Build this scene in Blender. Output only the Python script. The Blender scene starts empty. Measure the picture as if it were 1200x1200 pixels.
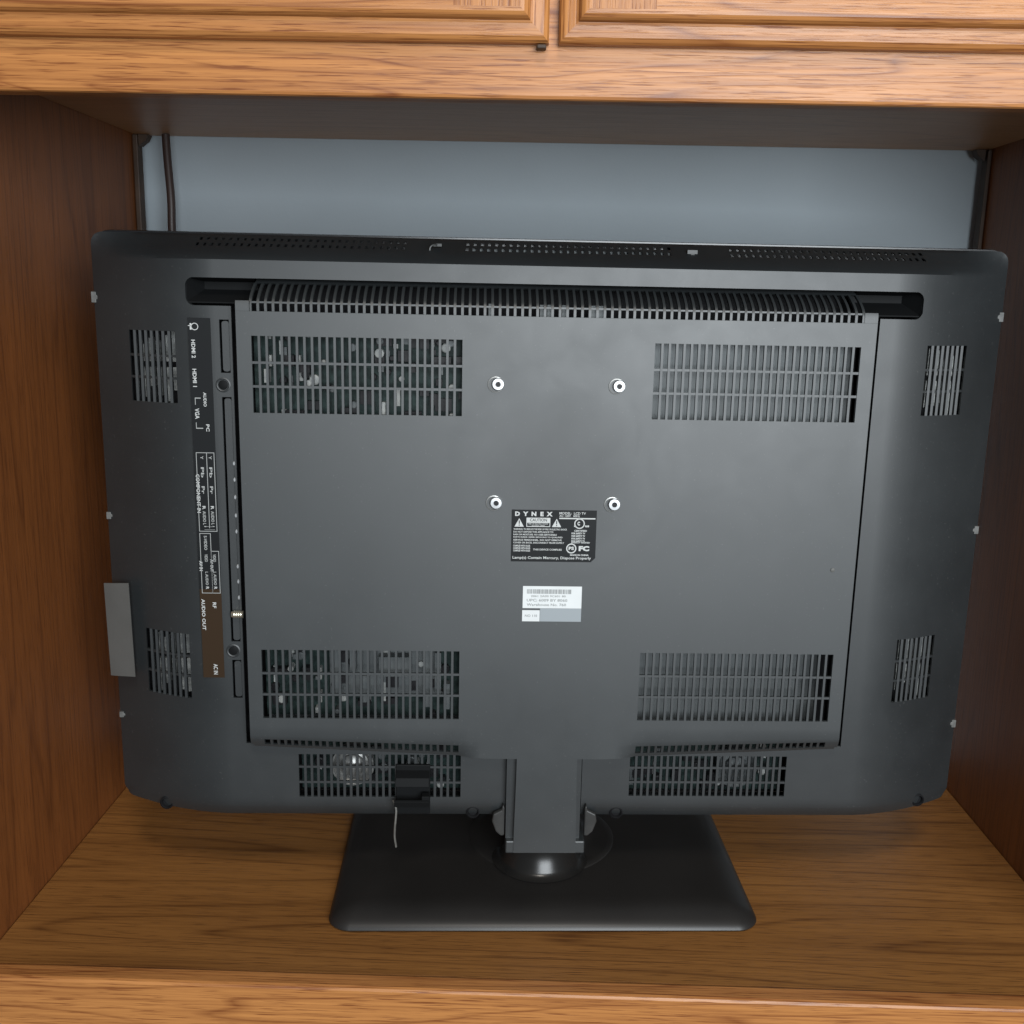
import bpy, bmesh, math, random
from mathutils import Matrix, Vector
random.seed(7)
R = math.radians
sc = bpy.context.scene
col = sc.collection

# ------------------------------------------------------------------ camera
cam_d = bpy.data.cameras.new('camera')
cam_d.sensor_width = 36.0
cam_d.lens = 36.0
cam_d.clip_start = 0.02
cam_d.clip_end = 60.0
cam = bpy.data.objects.new('camera', cam_d)
col.objects.link(cam)
cam.matrix_world = (Matrix.Translation((0, 0, 0.555)) @ Matrix.Rotation(R(78.0), 4, 'X')
                    @ Matrix.Rotation(R(1.18), 4, 'Z'))
sc.camera = cam

# ------------------------------------------------------------------ light
world = bpy.data.worlds.new('World')
sc.world = world
world.use_nodes = True
bg = world.node_tree.nodes['Background']
bg.inputs['Color'].default_value = (0.80, 0.90, 1.0, 1)
bg.inputs['Strength'].default_value = 0.06

def area(name, loc, target, sx, sy, power, color):
    d = bpy.data.lights.new(name, 'AREA')
    d.shape = 'RECTANGLE'
    d.size, d.size_y = sx, sy
    d.energy = power
    d.color = color
    o = bpy.data.objects.new(name, d)
    col.objects.link(o)
    o.location = loc
    o.rotation_euler = (Vector(target) - Vector(loc)).to_track_quat('-Z', 'Y').to_euler()
    return o
area('window_light', (0.60, -1.22, 0.72), (0.10, 0.9, 0.45), 1.30, 1.05, 62, (0.90, 0.96, 1.0))
area('room_lamp', (0.12, -0.75, 2.1), (0.05, 0.8, 0.1), 0.4, 0.4, 16, (1.0, 0.93, 0.84))

sc.view_settings.view_transform = 'Standard'
sc.view_settings.look = 'None'
sc.view_settings.exposure = 0.0
sc.view_settings.gamma = 1.0
sc.view_settings.use_curve_mapping = False
sc.cycles.use_denoising = True
sc.cycles.max_bounces = 8
sc.render.filter_size = 2.0

# ------------------------------------------------------------------ materials
def new_mat(name):
    m = bpy.data.materials.new(name)
    m.use_nodes = True
    nt = m.node_tree
    b = nt.nodes['Principled BSDF']
    return m, nt, b

def node(nt, typ, **kw):
    n = nt.nodes.new(typ)
    for k, v in kw.items():
        setattr(n, k, v)
    return n

def plain(name, colr, rough=0.5, metal=0.0, spec=0.5, var=0.0, vscale=60, bump=0.0, bscale=900, coat=0.0):
    m, nt, b = new_mat(name)
    b.inputs['Base Color'].default_value = (*colr, 1)
    b.inputs['Roughness'].default_value = rough
    b.inputs['Metallic'].default_value = metal
    b.inputs['Specular IOR Level'].default_value = spec
    b.inputs['Coat Weight'].default_value = coat
    tc = node(nt, 'ShaderNodeTexCoord')
    if var:
        n = node(nt, 'ShaderNodeTexNoise')
        n.inputs['Scale'].default_value = vscale
        n.inputs['Detail'].default_value = 4
        nt.links.new(tc.outputs['Object'], n.inputs['Vector'])
        r = node(nt, 'ShaderNodeValToRGB')
        r.color_ramp.elements[0].position = 0.3
        r.color_ramp.elements[1].position = 0.7
        r.color_ramp.elements[0].color = (*[c * (1 - var) for c in colr], 1)
        r.color_ramp.elements[1].color = (*[min(1, c * (1 + var)) for c in colr], 1)
        nt.links.new(n.outputs['Fac'], r.inputs['Fac'])
        nt.links.new(r.outputs['Color'], b.inputs['Base Color'])
    if bump:
        n2 = node(nt, 'ShaderNodeTexNoise')
        n2.inputs['Scale'].default_value = bscale
        n2.inputs['Detail'].default_value = 2
        nt.links.new(tc.outputs['Object'], n2.inputs['Vector'])
        bp = node(nt, 'ShaderNodeBump')
        bp.inputs['Strength'].default_value = bump
        bp.inputs['Distance'].default_value = 0.0004
        nt.links.new(n2.outputs['Fac'], bp.inputs['Height'])
        nt.links.new(bp.outputs['Normal'], b.inputs['Normal'])
    return m

def oak(name, axis, light, dark, contours=9.0, seed=(0, 0, 0), rough=0.38, stretch=0.9, cross=7.0, streak=0.55):
    """varnished oak, grain running along the given axis"""
    m, nt, b = new_mat(name)
    L = nt.links
    tc = node(nt, 'ShaderNodeTexCoord')
    def mapped(along, across):
        mp = node(nt, 'ShaderNodeMapping')
        s = [across] * 3
        s[axis] = along
        mp.inputs['Scale'].default_value = s
        mp.inputs['Location'].default_value = seed
        L.new(tc.outputs['Object'], mp.inputs['Vector'])
        return mp
    # growth rings: contour lines of a stretched noise field
    n1 = node(nt, 'ShaderNodeTexNoise')
    n1.inputs['Scale'].default_value = 1.0
    n1.inputs['Detail'].default_value = 2.5
    n1.inputs['Roughness'].default_value = 0.42
    n1.inputs['Distortion'].default_value = 0.25
    L.new(mapped(stretch, cross).outputs[0], n1.inputs['Vector'])
    mul = node(nt, 'ShaderNodeMath', operation='MULTIPLY')
    mul.inputs[1].default_value = contours
    L.new(n1.outputs['Fac'], mul.inputs[0])
    fr = node(nt, 'ShaderNodeMath', operation='FRACT')
    L.new(mul.outputs[0], fr.inputs[0])
    ramp = node(nt, 'ShaderNodeValToRGB')
    e = ramp.color_ramp.elements
    e[0].position = 0.0
    e[0].color = (0.38, 0.38, 0.38, 1)
    e[1].position = 1.0
    e[1].color = (0.38, 0.38, 0.38, 1)
    for p, v in ((0.10, 0.05), (0.5, 0.0), (0.84, 0.10), (0.94, 0.72)):
        x = e.new(p)
        x.color = (v, v, v, 1)
    L.new(fr.outputs[0], ramp.inputs['Fac'])
    # rings only marked where early wood is porous
    n1b = node(nt, 'ShaderNodeTexNoise')
    n1b.inputs['Scale'].default_value = 1.0
    n1b.inputs['Detail'].default_value = 5
    L.new(mapped(11, 330).outputs[0], n1b.inputs['Vector'])
    r1b = node(nt, 'ShaderNodeMapRange')
    r1b.inputs[1].default_value = 0.36
    r1b.inputs[2].default_value = 0.60
    r1b.inputs[3].default_value = 0.35
    r1b.inputs[4].default_value = 1.0
    L.new(n1b.outputs['Fac'], r1b.inputs[0])
    ringm = node(nt, 'ShaderNodeMath', operation='MULTIPLY')
    L.new(ramp.outputs['Color'], ringm.inputs[0])
    L.new(r1b.outputs[0], ringm.inputs[1])
    # pores
    n2 = node(nt, 'ShaderNodeTexNoise')
    n2.inputs['Scale'].default_value = 1.0
    n2.inputs['Detail'].default_value = 3
    L.new(mapped(30, 900).outputs[0], n2.inputs['Vector'])
    r2 = node(nt, 'ShaderNodeMapRange')
    r2.inputs[1].default_value = 0.54
    r2.inputs[2].default_value = 0.70
    r2.inputs[4].default_value = 0.75
    L.new(n2.outputs['Fac'], r2.inputs[0])
    # broad tone
    n3 = node(nt, 'ShaderNodeTexNoise')
    n3.inputs['Scale'].default_value = 1.0
    n3.inputs['Detail'].default_value = 3
    L.new(mapped(1.6, 24).outputs[0], n3.inputs['Vector'])
    r3 = node(nt, 'ShaderNodeMapRange')
    r3.inputs[1].default_value = 0.3
    r3.inputs[2].default_value = 0.7
    r3.inputs[3].default_value = 0.0
    r3.inputs[4].default_value = 0.30
    L.new(n3.outputs['Fac'], r3.inputs[0])
    n5 = node(nt, 'ShaderNodeTexNoise')
    n5.inputs['Scale'].default_value = 1.0
    n5.inputs['Detail'].default_value = 6
    n5.inputs['Roughness'].default_value = 0.6
    L.new(mapped(7.0, 420).outputs[0], n5.inputs['Vector'])
    r5 = node(nt, 'ShaderNodeMapRange')
    r5.inputs[1].default_value = 0.40
    r5.inputs[2].default_value = 0.72
    r5.inputs[4].default_value = streak
    L.new(n5.outputs['Fac'], r5.inputs[0])
    ad0 = node(nt, 'ShaderNodeMath', operation='ADD')
    L.new(r3.outputs[0], ad0.inputs[0])
    L.new(r5.outputs[0], ad0.inputs[1])
    mx = node(nt, 'ShaderNodeMath', operation='MAXIMUM')
    L.new(ringm.outputs[0], mx.inputs[0])
    pm = node(nt, 'ShaderNodeMath', operation='MULTIPLY')
    L.new(r2.outputs[0], pm.inputs[0])
    pm.inputs[1].default_value = 1.0
    L.new(pm.outputs[0], mx.inputs[1])
    ad = node(nt, 'ShaderNodeMath', operation='ADD')
    ad.use_clamp = True
    L.new(mx.outputs[0], ad.inputs[0])
    L.new(ad0.outputs[0], ad.inputs[1])
    mix = node(nt, 'ShaderNodeMix', data_type='RGBA')
    mix.inputs[6].default_value = (*light, 1)
    mix.inputs[7].default_value = (*dark, 1)
    L.new(ad.outputs[0], mix.inputs[0])
    L.new(mix.outputs[2], b.inputs['Base Color'])
    b.inputs['Roughness'].default_value = rough
    b.inputs['Specular IOR Level'].default_value = 0.45
    bp = node(nt, 'ShaderNodeBump')
    bp.inputs['Strength'].default_value = 0.25
    bp.inputs['Distance'].default_value = 0.0006
    bp.invert = True
    L.new(ad.outputs[0], bp.inputs['Height'])
    L.new(bp.outputs['Normal'], b.inputs['Normal'])
    return m

def plastic_cover(name, base, rough, mark=None):
    """moulded dark grey plastic with fine texture and a film of dust"""
    m, nt, b = new_mat(name)
    L = nt.links
    tc = node(nt, 'ShaderNodeTexCoord')
    n = node(nt, 'ShaderNodeTexNoise')
    n.inputs['Scale'].default_value = 7
    n.inputs['Detail'].default_value = 6
    n.inputs['Roughness'].default_value = 0.6
    L.new(tc.outputs['Object'], n.inputs['Vector'])
    r = node(nt, 'ShaderNodeValToRGB')
    r.color_ramp.elements[0].position = 0.32
    r.color_ramp.elements[1].position = 0.72
    r.color_ramp.elements[0].color = (*[c * 0.86 for c in base], 1)
    r.color_ramp.elements[1].color = (*[c * 1.16 for c in base], 1)
    L.new(n.outputs['Fac'], r.inputs['Fac'])
    # dust specks
    n4 = node(nt, 'ShaderNodeTexNoise')
    n4.inputs['Scale'].default_value = 520
    n4.inputs['Detail'].default_value = 1
    L.new(tc.outputs['Object'], n4.inputs['Vector'])
    r4 = node(nt, 'ShaderNodeMapRange')
    r4.inputs[1].default_value = 0.70
    r4.inputs[2].default_value = 0.80
    r4.inputs[4].default_value = 0.10
    L.new(n4.outputs['Fac'], r4.inputs[0])
    mix = node(nt, 'ShaderNodeMix', data_type='RGBA')
    mix.inputs[7].default_value = (0.30, 0.30, 0.29, 1)
    L.new(r4.outputs[0], mix.inputs[0])
    L.new(r.outputs['Color'], mix.inputs[6])
    L.new(mix.outputs[2], b.inputs['Base Color'])
    rr = node(nt, 'ShaderNodeMapRange')
    rr.inputs[1].default_value = 0.3
    rr.inputs[2].default_value = 0.7
    rr.inputs[3].default_value = rough - 0.025
    rr.inputs[4].default_value = rough + 0.03
    L.new(n.outputs['Fac'], rr.inputs[0])
    # smudges: rubbed patches that are a little glossier or duller
    ns = node(nt, 'ShaderNodeTexNoise')
    ns.inputs['Scale'].default_value = 22
    ns.inputs['Detail'].default_value = 5
    ns.inputs['Distortion'].default_value = 1.2
    L.new(tc.outputs['Object'], ns.inputs['Vector'])
    rs = node(nt, 'ShaderNodeMapRange')
    rs.inputs[1].default_value = 0.35
    rs.inputs[2].default_value = 0.70
    rs.inputs[3].default_value = -0.012
    rs.inputs[4].default_value = 0.018
    L.new(ns.outputs['Fac'], rs.inputs[0])
    sm_ = node(nt, 'ShaderNodeMath', operation='ADD')
    L.new(rr.outputs[0], sm_.inputs[0])
    L.new(rs.outputs[0], sm_.inputs[1])
    L.new(sm_.outputs[0], b.inputs['Roughness'])
    b.inputs['Specular IOR Level'].default_value = 0.85
    if mark:                                   # round rub mark left by a wall mount
        vd = node(nt, 'ShaderNodeVectorMath', operation='DISTANCE')
        vd.inputs[1].default_value = mark
        vn = node(nt, 'ShaderNodeVectorMath', operation='SCALE')
        vn.inputs['Scale'].default_value = 0.03
        L.new(n.outputs['Color'], vn.inputs[0])
        va = node(nt, 'ShaderNodeVectorMath', operation='ADD')
        L.new(tc.outputs['Object'], va.inputs[0])
        L.new(vn.outputs[0], va.inputs[1])
        L.new(va.outputs[0], vd.inputs[0])
        rm = node(nt, 'ShaderNodeValToRGB')
        el = rm.color_ramp.elements
        el[0].position = 0.25; el[0].color = (0.84, 0.84, 0.84, 1)
        el[1].position = 0.62; el[1].color = (1, 1, 1, 1)
        for p_, v_ in ((0.72, 1.0), (0.79, 0.975), (0.86, 1.0)):
            q_ = el.new(p_); q_.color = (v_, v_, v_, 1)
        ms = node(nt, 'ShaderNodeMath', operation='MULTIPLY')
        ms.inputs[1].default_value = 8.5
        L.new(vd.outputs['Value'], ms.inputs[0])
        L.new(ms.outputs[0], rm.inputs['Fac'])
        L.new(rm.outputs['Color'], b.inputs['Specular IOR Level'])
        mc = node(nt, 'ShaderNodeMix', data_type='RGBA', blend_type='MULTIPLY')
        mc.inputs[0].default_value = 1.0
        L.new(mix.outputs[2], mc.inputs[6])
        L.new(rm.outputs['Color'], mc.inputs[7])
        L.new(mc.outputs[2], b.inputs['Base Color'])
    n2 = node(nt, 'ShaderNodeTexNoise')
    n2.inputs['Scale'].default_value = 1400
    n2.inputs['Detail'].default_value = 2
    L.new(tc.outputs['Object'], n2.inputs['Vector'])
    bp = node(nt, 'ShaderNodeBump')
    bp.inputs['Strength'].default_value = 0.12
    bp.inputs['Distance'].default_value = 0.0003
    L.new(n2.outputs['Fac'], bp.inputs['Height'])
    L.new(bp.outputs['Normal'], b.inputs['Normal'])
    return m

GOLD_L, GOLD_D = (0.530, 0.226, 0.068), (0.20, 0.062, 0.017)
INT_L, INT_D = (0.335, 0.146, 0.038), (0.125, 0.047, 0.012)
M = {}
M['rail_top'] = oak('oak_rail_upper', 0, GOLD_L, GOLD_D, 17, (0.3, 1.7, 0.55), stretch=1.5, cross=15)
M['rail_low'] = oak('oak_rail_lower', 0, GOLD_L, GOLD_D, 15, (2.3, 0.2, 3.1), stretch=1.3, cross=13)
M['door_h'] = oak('oak_door_rail', 0, GOLD_L, GOLD_D, 9, (4.1, 2.2, 0.7), stretch=1.4, cross=15)
M['door_v'] = oak('oak_door_stile', 2, GOLD_L, GOLD_D, 9, (1.1, 5.2, 0.3), stretch=1.4, cross=15)
M['stile'] = oak('oak_frame_stile', 2, GOLD_L, GOLD_D, 9, (7.1, 0.2, 2.3), stretch=1.4, cross=14)
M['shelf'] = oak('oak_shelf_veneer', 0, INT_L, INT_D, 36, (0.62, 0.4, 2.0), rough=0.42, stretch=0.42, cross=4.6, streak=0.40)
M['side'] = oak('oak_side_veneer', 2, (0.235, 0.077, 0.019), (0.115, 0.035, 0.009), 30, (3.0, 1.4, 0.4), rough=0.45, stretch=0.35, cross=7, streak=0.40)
M['roof'] = oak('oak_ceiling_veneer', 0, (0.50, 0.25, 0.105), (0.34, 0.16, 0.06), 18, (0.5, 6.0, 1.0), rough=0.40, stretch=0.7, cross=7)
M['dark_wood_shade'] = plain('dark_wood_and_gap_shade', (0.050, 0.028, 0.016), 0.6, var=0.3, vscale=40)  # dark wood of blocks and catch; also the painted shade of the back gap
M['wall'] = plain('blue_grey_wall_paint', (0.40, 0.46, 0.50), 0.7, var=0.05, vscale=5, bump=0.3, bscale=260)
M['cover'] = plastic_cover('charcoal_textured_plastic', (0.016, 0.0190, 0.0205), 0.49)
M['panel'] = plastic_cover('charcoal_textured_plastic_panel', (0.021, 0.0250, 0.0268), 0.50, (0.022, -0.050, 0.425))
M['bezel'] = plain('black_bezel_plastic', (0.014, 0.014, 0.015), 0.22, spec=0.5)
M['base'] = plain('dark_satin_stand_plastic', (0.019, 0.0175, 0.0165), 0.40, var=0.15, vscale=12, bump=0.05, bscale=1200)
M['dome'] = plain('glossy_neck_plastic', (0.016, 0.015, 0.014), 0.27, spec=0.45)
M['recess'] = plain('black_plastic_recess_shade', (0.009, 0.0095, 0.010), 0.55, spec=0.08)  # near-black; shade inside the handle recess is put into this colour
M['inside'] = plain('dark_tv_interior', (0.010, 0.010, 0.011), 0.7, spec=0.1)  # darkness of the interior and the foot holes is in this colour
M['chassis'] = plain('galvanised_chassis', (0.105, 0.115, 0.118), 0.5, metal=0.3, var=0.12, vscale=30)
M['fins'] = plain('pale_aluminium_fins', (0.34, 0.35, 0.34), 0.45, metal=0.3, var=0.5, vscale=120)
M['pcb'] = plain('green_circuit_board', (0.020, 0.034, 0.032), 0.5, spec=0.15, var=0.5, vscale=160)
M['comp_dark'] = plain('black_components', (0.02, 0.02, 0.022), 0.4, spec=0.18)
M['comp_white'] = plain('pale_components', (0.33, 0.34, 0.33), 0.5, var=0.2, vscale=90)
M['metal'] = plain('bright_zinc', (0.50, 0.51, 0.52), 0.42, metal=0.75)
M['metal_dk'] = plain('dull_steel', (0.34, 0.34, 0.33), 0.4, metal=0.7)
M['brass'] = plain('nickel_brass', (0.72, 0.68, 0.55), 0.28, metal=0.85)
M['lab_black'] = plain('black_label', (0.010, 0.011, 0.012), 0.5, spec=0.18)
M['lab_brown'] = plain('brown_black_label', (0.035, 0.020, 0.010), 0.5, spec=0.18)
M['print_w'] = plain('white_print', (0.52, 0.53, 0.52), 0.6)
M['print_g'] = plain('grey_print', (0.36, 0.37, 0.36), 0.6)
M['lab_white'] = plain('white_paper_label', (0.66, 0.68, 0.68), 0.55, var=0.03, vscale=80)
M['lab_clear'] = plain('silver_film_label', (0.30, 0.33, 0.35), 0.35)
M['print_k'] = plain('dark_print', (0.22, 0.23, 0.23), 0.6)
M['tape'] = plain('grey_tape', (0.105, 0.105, 0.10), 0.6, var=0.08, vscale=30, bump=0.2, bscale=400)
M['bracket'] = plain('pale_bracket_plastic', (0.032, 0.032, 0.031), 0.45, var=0.3, vscale=60)
M['clip'] = plain('grey_clip_plastic', (0.12, 0.12, 0.115), 0.5, var=0.3, vscale=200)
M['cable'] = plain('brown_cable', (0.045, 0.028, 0.024), 0.45)
M['wire'] = plain('pale_wire', (0.13, 0.125, 0.115), 0.5)

# ------------------------------------------------------------------ mesh helpers
def tag(o, label=None, cat=None, group=None, kind=None):
    if label: o['label'] = label
    if cat: o['category'] = cat
    if group: o['group'] = group
    if kind: o['kind'] = kind
    return o

def empty(name, loc=(0, 0, 0), rz=0.0):
    o = bpy.data.objects.new(name, None)
    col.objects.link(o)
    o.location = loc
    o.rotation_euler = (0, 0, rz)
    o.empty_display_size = 0.05
    return o

class MB:
    def __init__(s):
        s.v, s.f, s.m = [], [], []
    def add(s, vs, fs, mi=0):
        k = len(s.v)
        s.v += [tuple(v) for v in vs]
        s.f += [tuple(i + k for i in f) for f in fs]
        s.m += [mi] * len(fs)
    def box(s, x0, x1, y0, y1, z0, z1, mi=0):
        vs = [(x, y, z) for z in (z0, z1) for y in (y0, y1) for x in (x0, x1)]
        s.add(vs, [(0, 2, 3, 1), (4, 5, 7, 6), (0, 1, 5, 4), (2, 6, 7, 3), (0, 4, 6, 2), (1, 3, 7, 5)], mi)
    def prism(s, poly, fa, fb, mi=0):
        """poly: list of 2d points; fa / fb map a point to 3d at the two ends"""
        n = len(poly)
        vs = [fa(p) for p in poly] + [fb(p) for p in poly]
        fs = [tuple(range(n - 1, -1, -1)), tuple(range(n, 2 * n))]
        fs += [(i, (i + 1) % n, n + (i + 1) % n, n + i) for i in range(n)]
        s.add(vs, fs, mi)
    def lathe(s, prof, origin, ax, seg=24, mi=0, cap=True):
        """prof: (r, h) pairs; ax: axis letter direction vector"""
        ax = Vector(ax).normalized()
        a = ax.orthogonal().normalized()
        b = ax.cross(a)
        o = Vector(origin)
        vs, fs = [], []
        for r, h in prof:
            for k in range(seg):
                t = 2 * math.pi * k / seg
                vs.append(o + ax * h + (a * math.cos(t) + b * math.sin(t)) * r)
        for i in range(len(prof) - 1):
            for k in range(seg):
                k2 = (k + 1) % seg
                fs.append((i * seg + k, i * seg + k2, (i + 1) * seg + k2, (i + 1) * seg + k))
        if cap:
            fs.append(tuple(range(seg - 1, -1, -1)))
            fs.append(tuple((len(prof) - 1) * seg + k for k in range(seg)))
        s.add(vs, fs, mi)
    def tube(s, pts, r, seg=8, mi=0):
        pts = [Vector(p) for p in pts]
        vs, fs = [], []
        prev = None
        for i, p in enumerate(pts):
            d = (pts[min(i + 1, len(pts) - 1)] - pts[max(i - 1, 0)]).normalized()
            a = (prev - d * prev.dot(d)).normalized() if prev is not None else d.orthogonal().normalized()
            prev = a
            b = d.cross(a)
            rr = r[i] if isinstance(r, (list, tuple)) else r
            for k in range(seg):
                t = 2 * math.pi * k / seg
                vs.append(p + (a * math.cos(t) + b * math.sin(t)) * rr)
        for i in range(len(pts) - 1):
            for k in range(seg):
                k2 = (k + 1) % seg
                fs.append((i * seg + k, i * seg + k2, (i + 1) * seg + k2, (i + 1) * seg + k))
        fs.append(tuple(range(seg - 1, -1, -1)))
        fs.append(tuple((len(pts) - 1) * seg + k for k in range(seg)))
        s.add(vs, fs, mi)
    def mesh(s, name, mats, smooth=None):
        me = bpy.data.meshes.new(name)
        me.from_pydata(s.v, [], s.f)
        for m in (mats if isinstance(mats, (list, tuple)) else [mats]):
            me.materials.append(m)
        me.polygons.foreach_set('material_index', s.m)
        bm = bmesh.new()
        bm.from_mesh(me)
        bmesh.ops.recalc_face_normals(bm, faces=bm.faces)
        bm.to_mesh(me)
        bm.free()
        if smooth is not None:
            me.polygons.foreach_set('use_smooth', [True] * len(me.polygons))
            me.set_sharp_from_angle(angle=R(smooth))
        me.update()
        return me
    def build(s, name, mats, parent=None, smooth=None, bevel=0.0):
        o = bpy.data.objects.new(name, s.mesh(name, mats, smooth))
        if name in ('lettering', 'fine_print'): o['kind'] = 'stuff'
        col.objects.link(o)
        o.parent = parent
        if bevel:
            md = o.modifiers.new('bevel', 'BEVEL')
            md.width = bevel
            md.segments = 2
            md.limit_method = 'ANGLE'
            md.angle_limit = R(40)
            md.harden_normals = False
        return o

def link(name, me, parent, loc=(0, 0, 0)):
    o = bpy.data.objects.new(name, me)
    col.objects.link(o)
    o.parent = parent
    o.location = loc
    return o

def spline(pts, n=6):
    """catmull-rom through the points"""
    P = [Vector(p) for p in pts]
    out = []
    for i in range(len(P) - 1):
        p0, p1, p2, p3 = P[max(i - 1, 0)], P[i], P[i + 1], P[min(i + 2, len(P) - 1)]
        for k in range(n):
            t = k / n
            out.append(0.5 * ((2 * p1) + (p2 - p0) * t + (2 * p0 - 5 * p1 + 4 * p2 - p3) * t * t
                              + (3 * p1 - p0 - 3 * p2 + p3) * t ** 3))
    out.append(P[-1])
    return out

# ------------------------------------------------------------------ the wall behind
w = MB()
w.box(-1.1, 1.2, 1.216, 1.30, -0.35, 1.45)
wall = tag(w.build('wall', M['wall']), kind='structure')

# ------------------------------------------------------------------ cabinet
XL, XR = -0.437, 0.509            # inner faces of the two sides
YF, YB = 0.730, 1.200             # face of the frame, back edge
ZR, ZC = 0.6832, 0.7205            # lower edge of the upper rail, underside of the bay
YAW = R(-0.95)
cab = empty('cabinet', ((XL + XR) / 2, YF, -0.30), YAW)
tag(cab, 'honey oak entertainment cabinet whose open bay holds the television', 'cabinet')
CO = Vector(cab.location)
wall.matrix_world = Matrix.Translation(CO) @ Matrix.Rotation(YAW, 4, 'Z') @ Matrix.Translation(-CO)
def cpart(name, mat, boxes, bevel=0.0012, parent=None):
    mb = MB()
    for bx in boxes:
        mb.box(bx[0] - CO.x, bx[1] - CO.x, bx[2] - CO.y, bx[3] - CO.y, bx[4] - CO.z, bx[5] - CO.z)
    return mb.build(name, mat, parent or cab, None, bevel)
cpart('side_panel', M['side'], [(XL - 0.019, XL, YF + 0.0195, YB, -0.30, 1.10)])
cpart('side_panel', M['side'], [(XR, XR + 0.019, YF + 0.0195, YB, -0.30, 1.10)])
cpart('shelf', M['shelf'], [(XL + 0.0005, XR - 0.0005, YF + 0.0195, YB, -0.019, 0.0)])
cpart('bay_ceiling', M['roof'], [(XL + 0.0005, XR - 0.0005, YF + 0.0195, YB, ZC, ZC + 0.019)])
cpart('frame_rail', M['rail_top'], [(XL - 0.019, XR + 0.019, YF, YF + 0.019, ZR, 0.775)], 0.0025)
cpart('frame_rail', M['rail_low'], [(XL - 0.019, XR + 0.019, YF, YF + 0.019, -0.075, 0.0015)], 0.003)
cpart('frame_stile', M['stile'], [(XL - 0.065, XL - 0.0195, YF, YF + 0.019, -0.30, 1.10)], 0.0025)
cpart('frame_stile', M['stile'], [(XR + 0.0195, XR + 0.065, YF, YF + 0.019, -0.30, 1.10)], 0.0025)
cpart('gap_shade_strip', M['dark_wood_shade'], [(XL + 0.0005, XL + 0.0065, YB - 0.016, YB - 0.001, 0.0005, ZC - 0.0005)])  # dark strip standing in for the shaded gap before the wall
cpart('gap_shade_strip', M['dark_wood_shade'], [(XR - 0.0050, XR - 0.0005, YB - 0.016, YB - 0.001, 0.0005, ZC - 0.0005)])  # right-hand strip, gap shade put into its colour as well
for sx, x0 in ((1, XL + 0.007), (-1, XR - 0.007)):          # corner gussets
    mb = MB()
    poly = [(0, 0), (0.011 * sx, 0), (0.008 * sx, -0.006), (0, -0.012)]
    mb.prism(poly, lambda p: (x0 + p[0] - CO.x, YB - 0.014 - CO.y, ZC - 0.0005 + p[1] - CO.z),
             lambda p: (x0 + p[0] - CO.x, YB - 0.001 - CO.y, ZC - 0.0005 + p[1] - CO.z))
    mb.build('corner_block', M['dark_wood_shade'], cab)

# the pair of overlay doors above the bay: nested rectangles give the moulded edge
PROF = [(0.0, 0.000), (0.0, 0.0065), (0.0012, 0.0088), (0.0035, 0.0105), (0.0072, 0.0112), (0.0108, 0.0116),
        (0.0124, 0.0122), (0.0130, 0.0152), (0.0142, 0.0172), (0.0164, 0.0186), (0.0190, 0.0190)]
FLAT = 0.062
def door(x0, x1, z0, z1, name='door'):
    root = empty(name, ((x0 + x1) / 2 - CO.x, -0.001, z0 - CO.z))
    root.parent = cab
    w2, h = (x1 - x0) / 2, z1 - z0
    def loop(d, y):
        return [(-w2 + d, -y, d), (w2 - d, -y, d), (w2 - d, -y, h - d), (-w2 + d, -y, h - d)]
    names = ('rail', 'stile', 'rail', 'stile')
    for sdx in range(4):
        mb = MB()
        for k in range(len(PROF) - 1):
            a, b2 = loop(*PROF[k]), loop(*PROF[k + 1])
            i, j = sdx, (sdx + 1) % 4
            mb.add([a[i], a[j], b2[j], b2[i]], [(0, 1, 2, 3)])
        d = PROF[-1][0]; y = -PROF[-1][1]
        if sdx in (0, 2):
            za, zb = (d, FLAT) if sdx == 0 else (h - FLAT, h - d)
            mb.add([(-w2 + FLAT, y, za), (w2 - FLAT, y, za), (w2 - FLAT, y, zb), (-w2 + FLAT, y, zb)], [(0, 1, 2, 3)])
            mb.add([(-w2 + FLAT, y, zb if sdx == 0 else za), (w2 - FLAT, y, zb if sdx == 0 else za),
                    (w2 - FLAT, y + .008, zb if sdx == 0 else za), (-w2 + FLAT, y + .008, zb if sdx == 0 else za)], [(0, 1, 2, 3)])
        else:
            xa, xb = (w2 - FLAT, w2 - d) if sdx == 1 else (-w2 + d, -w2 + FLAT)
            mb.add([(xa, y, d), (xb, y, d), (xb, y, h - d), (xa, y, h - d)], [(0, 1, 2, 3)])
        o = mb.build(names[sdx], M['door_h'] if sdx in (0, 2) else M['door_v'], root, 50)
        o.data.flip_normals()
    mb = MB()
    mb.box(-w2 + 0.05, w2 - 0.05, -0.010, -0.002, 0.05, h - 0.05)
    mb.build('door_panel', M['door_v'], root)
    return root
DZ = 0.7170
door(XL - 0.045, 0.0180, DZ, 1.06)
door(0.0245, XR + 0.045, DZ - 0.0005, 1.06)
mb = MB()
mb.box(0.0100 - CO.x, 0.0165 - CO.x, -0.009, -0.0012, DZ - 0.0036 - CO.z, DZ - 0.0008 - CO.z)
mb.build('door_catch', M['dark_wood_shade'], cab, None, 0.001)

# ------------------------------------------------------------------ cable hanging behind
mb = MB()
mb.tube(spline([(-0.390, 1.188, 0.7195), (-0.3885, 1.186, 0.69), (-0.386, 1.184, 0.65), (-0.3865, 1.184, 0.60),
                (-0.382, 1.182, 0.45), (-0.37, 1.180, 0.25), (-0.35, 1.17, 0.06), (-0.30, 1.15, 0.005), (-0.2, 1.14, 0.004)]), 0.0046, 8)
tag(mb.build('power_cable', M['cable'], None, 60), 'dark brown cable hanging down the wall behind the television', 'cable')

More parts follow.
